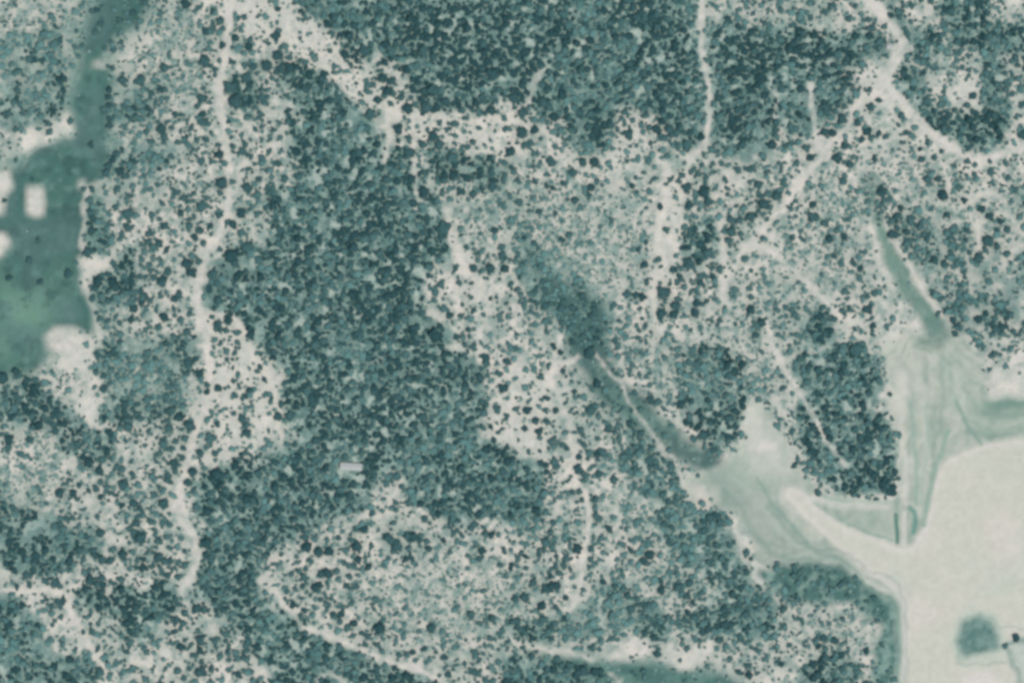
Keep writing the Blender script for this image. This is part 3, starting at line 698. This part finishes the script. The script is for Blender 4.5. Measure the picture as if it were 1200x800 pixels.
# ------------------------------------------------------------------ trees one can pick out, read off the photograph (x, y, crown radius in px)
T = """
238 116 6,238 134 5,238 144 6,189 105 5,206 135 5,240 72 7,252 82 4,193 80 6,144 95 7,165 95 7,107 170 4,190 151 6,225 150 4,284 178 5,273 172 4,268 143 3,219 160 3,270 103 8,276 120 9,289 92 7,258 182 6,242 164 4,218 5 6,249 13 4,258 25 6,241 37 5,276 45 5,292 55 5,261 53 5,272 73 4,297 78 5
324 43 6,326 66 7,313 77 7,326 11 4,340 80 7,347 79 5,405 65 6,410 43 6,428 60 7,497 59 7,459 60 7,448 92 6,460 95 6,455 107 6,432 100 5,443 118 6,434 135 7,467 152 6,467 165 4,478 128 7,509 106 8,500 127 7,522 120 7,476 82 6,578 88 9,576 130 6,508 160 6,530 185 7,598 178 7,326 192 5,307 186 5,480 180 7,496 170 6,515 170 6,390 40 4
613 100 6,603 116 7,613 132 6,636 120 7,650 138 6,659 112 6,616 62 6,612 155 7,627 152 6,646 190 6,690 148 6,717 135 4,679 132 5,737 158 6,770 152 6,785 152 6,780 162 5,805 170 7,782 183 4,683 190 5,697 190 6,763 168 4,870 170 6
990 172 5,981 186 6,919 171 4,945 174 5,950 185 5,996 193 5,966 155 6,975 156 5,1005 145 5,1016 155 5,1010 164 4,1063 156 4,1053 147 3,1080 187 5,1078 175 3,1095 185 4,1030 157 4,1025 186 4,1020 126 5,987 140 6,966 126 6,994 23 4,905 170 6,1030 118 4,1198 158 6,1140 113 5
237 242 7,260 215 8,257 252 5,273 263 6,234 270 5,228 278 5,247 265 4,283 250 6,290 220 7,283 273 5,212 250 5,187 285 6,175 274 5,151 251 7,151 268 5,222 265 5,196 292 4,220 309 7,225 320 6,197 318 5,190 330 7,165 342 4,166 355 5,157 362 5,193 372 6,154 375 5,210 345 5,205 350 5,222 368 4,270 300 8,290 290 7,256 352 6,250 322 6,255 332 5,256 380 5,204 362 4,178 252 5,193 265 5,34 305 5,47 330 4,10 326 4,38 210 3,80 320 6,103 296 6,45 282 4,5 235 3,180 290 5
304 210 4,385 217 6,415 290 7,497 225 8,520 268 9,553 332 3,555 364 4,588 290 5,589 299 5,555 314 5,534 315 4,575 350 3,510 393 8,535 395 4,549 387 4,527 370 5,487 385 6,472 360 8,475 374 6,547 290 4,575 315 6,592 315 5,580 270 5,540 225 5,555 228 5,578 218 6,565 222 4,540 276 3
672 203 6,627 213 4,641 218 4,660 215 4,648 221 4,674 235 5,665 234 3,741 218 4,717 258 4,692 220 5,690 229 4,651 250 4,659 281 4,626 285 4,757 284 4,748 293 4,756 310 5,772 304 4,758 331 4,735 345 5,745 346 5,753 348 5,778 343 8,790 316 5,797 324 4,807 309 8,830 297 6,821 331 4,838 334 4,856 257 5,889 217 6,805 220 6,825 225 7,830 237 6,781 216 3,857 272 6,880 255 7,895 240 6,808 240 6,775 368 6,790 369 6,792 359 6,815 367 6,817 355 5,843 375 4,862 380 3,885 393 5,836 325 4,828 353 4,893 378 5,880 363 6,667 275 5,774 242 4,632 248 4
910 230 6,953 255 7,967 262 5,953 240 5,988 213 5,928 279 4,940 280 4,972 280 5,1033 225 7,1087 211 6,1100 210 5,1105 229 7,1150 245 5,1172 260 5,1158 282 7,1160 254 5,1046 275 7,1008 315 4,1000 307 4,978 300 4,990 278 5,1147 303 6,1095 305 6,1102 350 5,1100 367 4,1023 382 4,1017 363 6,1146 374 5,1117 375 5,1122 384 4,1155 367 4,1110 252 4,1130 235 4
234 438 5,243 451 4,243 459 4,211 489 6,223 499 7,217 514 5,215 525 4,204 542 5,198 502 6,192 520 7,247 514 7,234 530 5,256 455 5,292 457 4,289 465 3,284 490 5,255 497 4,113 573 5,104 575 4,86 578 5,70 578 6,93 568 4,118 582 4,136 580 3,143 592 4,157 590 6,105 542 6,117 551 6,145 567 7,165 596 4,192 590 7,3 443 8,18 435 5,32 446 5,45 452 4,11 515 6,10 528 4,35 515 5,46 499 6,65 505 5,226 553 6,220 565 5,255 555 9,150 500 6,160 485 4,290 507 6
305 430 4,310 445 4,330 473 5,340 487 6,326 488 5,395 481 5,583 480 5,562 442 6,590 455 6,575 500 4,579 516 4,570 420 6,595 424 5,465 558 6
649 406 4,657 413 4,660 435 4,651 481 4,639 480 4,628 493 5,618 481 5,642 467 4,615 502 4,632 506 5,673 459 4,692 481 6,692 413 7,700 450 6,713 502 5,751 508 5,763 469 5,679 535 4,678 550 6,700 532 5,702 555 5,720 562 6,836 527 4,824 510 6,640 545 4,641 553 4,664 525 4
1043 462 3,1048 506 2,1004 410 8,953 550 3,970 505 5
106 680 7,197 674 5,93 645 6,160 613 5,118 624 6,199 642 4,200 657 5,187 653 6,168 655 4,168 665 5,160 665 4,165 630 7,186 634 5,145 650 7,120 655 6,130 657 5,112 650 5,243 636 8,231 713 6,212 758 6,204 740 4,235 750 6,235 762 5,236 775 4,117 786 6,215 730 5,227 730 3,148 763 4,115 760 4,248 784 5,279 790 5,125 775 3,98 740 3,55 702 3,39 668 5,68 705 5,75 703 5,20 687 4,236 787 7,258 769 5,285 770 4
386 646 6,360 640 7,373 647 6,418 640 7,420 655 5,432 664 5,427 620 6,417 620 4,397 630 4,455 630 6,465 640 7,477 628 6,485 629 6,492 633 4,503 643 5,475 655 4,482 653 4,385 672 7,378 672 6,370 688 6,375 685 5,355 687 4,406 686 5,418 687 4,344 708 5,357 715 4,400 719 5,390 720 4,415 730 5,445 736 7,425 742 4,443 756 4,484 764 4,497 760 4,511 764 3,520 770 5,526 790 5,498 608 5,520 633 4,540 625 3,569 625 5,576 627 5,565 645 5,562 655 5,556 640 3,591 645 4,599 664 4,548 651 3,505 736 6,552 720 6,577 724 5
648 612 4,640 635 7,632 650 4,616 652 4,652 652 4,677 643 6,667 632 3,600 667 5,612 673 3,645 675 4,625 682 5,647 687 6,652 686 5,640 690 6,663 700 4,635 710 6,652 711 4,615 700 6,604 701 5,637 725 5,651 730 5,661 724 4,714 620 5,707 682 4,740 645 5,762 650 6,755 658 5,774 681 5,775 692 6,795 688 6,808 683 5,805 698 5,812 706 4,806 718 4,833 680 5,822 695 4,770 766 5,843 750 5,866 787 5,878 791 5,855 772 4,876 780 4,716 748 4
931 675 5,924 689 3,965 747 5,978 750 5,959 757 4,988 725 4,1015 762 4,915 778 4,958 790 6,1178 757 4,1191 747 5,663 785 5,684 786 6,697 787 6,678 788 5,704 786 5,832 606 6,824 610 5,840 604 5,106 250 5,104 262 4,105 235 5,107 272 5,108 222 4,115 330 6,120 323 5,128 322 5,112 338 5,108 350 5,122 455 5,128 450 4,128 106 4,127 114 4,127 123 4,128 140 4,128 148 4,124 203 5,128 195 5,132 187 5,137 180 5,143 175 4,113 12 4,118 28 4,112 38 4,155 15 4
"""
hand = np.array([[float(v) for v in t.split()] for t in T.replace('\n', ',').split(',') if t.strip()])
keep = np.ones(len(hand), bool)
for i in range(len(hand)):                       # drop doubles
    for j in range(i):
        if keep[j] and math.hypot(*(hand[i, :2] - hand[j, :2])) < 4: keep[i] = False
hand = hand[keep]

# ------------------------------------------------------------------ the closed wood: every other tree
cellsz = 3.0
def dart(n, rad_fn, dens_fn, existing, ext=160, seed=1):
    """dart throwing with a hash grid; density test against the cover map"""
    r = np.random.default_rng(seed)
    grid = {}
    out = []
    def put(x, y, rr):
        grid.setdefault((int(x // 8), int(y // 8)), []).append((x, y, rr))
    for e in existing: put(e[0], e[1], e[2])
    X = r.uniform(-ext, 1200 + ext, n); Y = r.uniform(-ext, 800 + ext, n); U = r.random(n); Rr = r.random(n)
    dn = dens_fn(X, Y)
    ok = U < dn
    X, Y, Rr, dn = X[ok], Y[ok], Rr[ok], dn[ok]
    rad = rad_fn(X, Y, Rr, dn)
    for x, y, q in zip(X, Y, rad):
        cx, cy = int(x // 8), int(y // 8); bad = False
        for a in (cx - 1, cx, cx + 1):
            for b in (cy - 1, cy, cy + 1):
                for (ex, ey, er) in grid.get((a, b), ()):
                    if (x - ex) ** 2 + (y - ey) ** 2 < ((er + q) * .55) ** 2: bad = True; break
                if bad: break
            if bad: break
        if not bad:
            put(x, y, q); out.append((x, y, q))
    return np.array(out)
clump = rank(fbm(15, 701, 3))
tonef = rank(fbm(34, 702, 3))
for sx, sy, sr in ((411.5, 546.5, 15), (1042, 54.5, 6)):      # room for the sheds
    clear = np.maximum(clear, (np.hypot((PX - sx), (PY - sy) * (1.7 if sr > 10 else 1)) < sr).astype(np.float32))
def tree_dens(x, y):
    d = look(D, x, y); g = look(GREY, x, y); k = look(clump, x, y)
    w = look(WOOD, x, y)
    t = np.clip((d * 1.12 - .04 - k) / .16 + .5, 0, 1) * .9
    o = np.clip(d * (1.1 - .5 * g) * (.35 + 1.3 * (1 - k)), 0, .7) * .62 + .01     # in the open the trees stand apart
    return (t * w + o * (1 - w)) * (1 - look(clear, x, y))
def tree_rad(x, y, u, d):
    return np.where(look(WOOD, x, y) > .5, 2.0 + 3.6 * u ** 1.9, (1.8 + 3.0 * u ** 1.9) * (1 - .2 * look(GREY, x, y)))
wood = dart(130000, tree_rad, tree_dens, hand, seed=5)
def scrub_dens(x, y):
    d = look(D, x, y)
    return np.clip(.16 + .6 * d + .5 * look(GREY, x, y) + (.5 - look(clump, x, y)) * .5, 0, 1) * (1 - look(clear, x, y)) ** 1.2
scrub = dart(90000, lambda x, y, u, d: 1.0 + 1.7 * u ** 2, scrub_dens, np.concatenate([hand, wood]), seed=6)
print('hand', len(hand), 'wood', len(wood), 'scrub', len(scrub))

# the 300 that show largest stand as trees of their own
order = np.argsort(-hand[:, 2] + np.arange(len(hand)) * 1e-5)
pick, rest = hand[order[:300]], hand[order[300:]]
HF = .6
ONES = 'zero one two three four five six seven eight nine ten eleven twelve thirteen fourteen fifteen sixteen seventeen eighteen nineteen'.split()
TENS = 'zero ten twenty thirty forty fifty sixty seventy eighty ninety'.split()
def word(n):
    n = min(max(n, 0), 99)
    return ONES[n] if n < 20 else TENS[n // 10] + ('-' + ONES[n % 10] if n % 10 else '')
def surroundings(x, y):
    near, nd = None, 1e9
    for nm, d in tdist.items():
        v = float(look(d, x, y))
        if v < nd: near, nd = nm, v
    if nd < 26: return 'by ' + near
    if float(look(box(m_lag, 16), x, y)) > .12: return 'by green lagoon'
    if float(look(box(m_flat, 16), x, y)) > .12: return 'by pale flats'
    if float(look(np.maximum(m_creek, m_sc), x, y)) > .3: return 'in creek bed'
    d = float(look(D, x, y))
    return 'on open sand' if d < .42 else 'among thin scrub' if d < .66 else 'in thick woodland'
m_lag_b, m_flat_b = box(m_lag, 16), box(m_flat, 16)
seen = set()
for i, (x, y, q) in enumerate(pick):
    r = q * S * 1.02
    k = i % NV
    root = bpy.data.objects.new('tree', None); C.objects.link(root)
    root.empty_display_size = 1
    z = float(height(x, y))
    tone = float(np.clip(rng.normal(.14, .12), 0, .5))
    root.location = (float(wx(x)), float(wy(y)), z - .05)
    root.scale = (r, r, r * HF * float(rng.uniform(.85, 1.15))); root.rotation_euler = (0, 0, float(rng.uniform(0, 6.28)))
    size = 'large' if q >= 7 else 'medium' if q >= 5.5 else 'small'
    shade = 'dark' if tone < .2 else 'grey'
    px, py = int(round(x / 12)), int(round(y / 8))
    lab = f'{size} {shade} tree {surroundings(x, y)}, {word(px)} percent across, {word(py)} percent down'
    seen.add(lab)
    root['label'] = lab; root['category'] = 'tree'; root['group'] = 'trees standing clear of the woods'
    for nm, me in (('crown', crowns[k]), ('trunk', trunks[k])):
        o = bpy.data.objects.new(nm, me); C.objects.link(o); o.parent = root
        if nm == 'crown': o['tone'] = tone

allw = np.concatenate([rest, wood])
nr = len(rest)
tone = np.clip(np.where(rng.random(len(allw)) < .40, -.50, .07) + .75 * look(tonef, allw[:, 0], allw[:, 1]) + .25 * look(GREY, allw[:, 0], allw[:, 1]) + rng.normal(0, .2, len(allw)), 0, 1); opn = look(WOOD, allw[:, 0], allw[:, 1]) < .5; tone = np.where(opn, np.clip(tone * .7 + .3 + .22 * look(GREY, allw[:, 0], allw[:, 1]), 0, 1), tone)
PALEW = np.zeros(SH, np.float32)      # woods of a lighter, greyer kind
for cx, cy, rx, ry in [(800,640,100,120),(710,720,100,32),(170,440,75,55),(660,335,55,70),(760,560,60,60),(1120,320,90,80)]:
    PALEW = np.maximum(PALEW, np.clip(1.8 - 1.5 * np.hypot((PX - cx) / rx, (PY - cy) / ry), 0, 1))
for cx, cy, rx, ry in [(150,712,70,40),(560,60,130,80),(880,90,70,60),(450,480,80,60),(1130,150,60,30),(960,50,60,30)]:
    PALEW = PALEW - np.clip(1.6 - 1.5 * np.hypot((PX - cx) / rx, (PY - cy) / ry), 0, 1)
tone = np.clip(tone + .24 * look(PALEW, allw[:, 0], allw[:, 1]), 0, 1); tone[:nr] = np.clip(rng.normal(.15, .12, nr), 0, 1)
zz = height(allw[:, 0], allw[:, 1]) - .05
o = scatter_object('woodland_trees', np.stack([wx(allw[:, 0]), wy(allw[:, 1]), zz], 1), allw[:, 2] * S, rng.uniform(.42, .8, len(allw)), rng.uniform(0, 6.28, len(allw)), tone, proto_trees, NV)
o['kind'] = 'stuff'; o['label'] = 'closed teal green woodland canopy and small scattered trees'
zz = height(scrub[:, 0], scrub[:, 1])
o = scatter_object('low_scrub', np.stack([wx(scrub[:, 0]), wy(scrub[:, 1]), zz], 1), scrub[:, 2] * S, rng.uniform(.7, 1.2, len(scrub)), rng.uniform(0, 6.28, len(scrub)), np.clip(rng.normal(.62, .28, len(scrub)), 0, 1), proto_scrub, 4)
o['kind'] = 'stuff'; o['label'] = 'low grey green scrub dotted over the sandy ground'

# ------------------------------------------------------------------ the two sheds
def metal(name, c):
    m, n, l, b = new_mat(name)
    t = n.new('ShaderNodeTexNoise'); t.inputs['Scale'].default_value = .9; t.inputs['Detail'].default_value = 6
    r = n.new('ShaderNodeValToRGB'); r.color_ramp.elements[0].color = (*[x * .75 for x in c], 1); r.color_ramp.elements[1].color = (*[x * 1.1 for x in c], 1)
    g = n.new('ShaderNodeNewGeometry'); l.new(g.outputs['Position'], t.inputs['Vector'])
    l.new(t.outputs['Fac'], r.inputs['Fac']); l.new(r.outputs['Color'], b.inputs['Base Color'])
    b.inputs['Roughness'].default_value = .7
    return m
MAT_ROOF = metal('weathered_sheet_roof', (.31, .33, .31)); MAT_WALL = metal('weathered_wall', (.30, .31, .28)); MAT_DOOR = metal('dark_door', (.06, .07, .07))
def part(name, verts, faces, mat, parent):
    me = bpy.data.meshes.new(name); me.from_pydata(verts, [], faces); me.update(); me.materials.append(mat)
    o = bpy.data.objects.new(name, me); C.objects.link(o); o.parent = parent
    return o
def boxv(x0, x1, y0, y1, z0, z1):
    return [(x0,y0,z0),(x1,y0,z0),(x1,y1,z0),(x0,y1,z0),(x0,y0,z1),(x1,y0,z1),(x1,y1,z1),(x0,y1,z1)]
BF = [[3,2,1,0],[4,5,6,7],[0,1,5,4],[1,2,6,5],[2,3,7,6],[3,0,4,7]]
def shed(name, x, y, L, Wd, hgt, rise, rz, label):
    root = bpy.data.objects.new(name, None); C.objects.link(root)
    root.location = (float(wx(x)), float(wy(y)), float(height(x, y)) - .1); root.rotation_euler = (0, 0, rz)
    root['label'] = label; root['category'] = 'shed'
    l, w = L / 2 - .25, Wd / 2 - .25
    part('wall', [(-l,-w,0),(l,-w,0),(l,w,0),(-l,w,0),(-l,-w,hgt),(l,-w,hgt),(l,w,hgt),(-l,w,hgt),(-l,0,hgt+rise*.85),(l,0,hgt+rise*.85)],
         [[0,1,5,4],[2,3,7,6],[1,2,6,9,5],[3,0,4,8,7]], MAT_WALL, root)
    # corrugated roof slopes, ribs across
    n = max(6, int(L / .6))
    for s in (-1, 1):
        vs, fs = [], []
        for k in range(n * 2 + 1):
            xx = -L / 2 + L * k / (n * 2); dz = .05 * (k % 2)
            vs += [(xx, 0, hgt + rise + dz), (xx, s * Wd / 2, hgt - .1 + dz), (xx, 0, hgt + rise + dz - .06), (xx, s * Wd / 2, hgt - .16 + dz)]
            if k:
                a = (k - 1) * 4; b = k * 4
                fs += [[a, b, b + 1, a + 1], [a + 2, a + 3, b + 3, b + 2], [a + 1, b + 1, b + 3, a + 3]]
        part('roof', vs, fs, MAT_ROOF, root)
    part('ridge_cap', boxv(-L/2, L/2, -.14, .14, hgt + rise + .055, hgt + rise + .11), BF, MAT_ROOF, root)
    part('door', boxv(-.6, .6, -w - .06, -w - .003, 0, min(2.1, hgt - .2)), BF, MAT_DOOR, root)
shed('shed', 411.5, 546.5, 15.5, 5.2, 2.6, .5, math.radians(-4), 'long pale roofed shed in a gap of the dense wood')
shed('shed', 1042, 54.5, 4.0, 3.6, 2.2, .4, 0, 'tiny square pale roofed hut beside the north-east track bend')
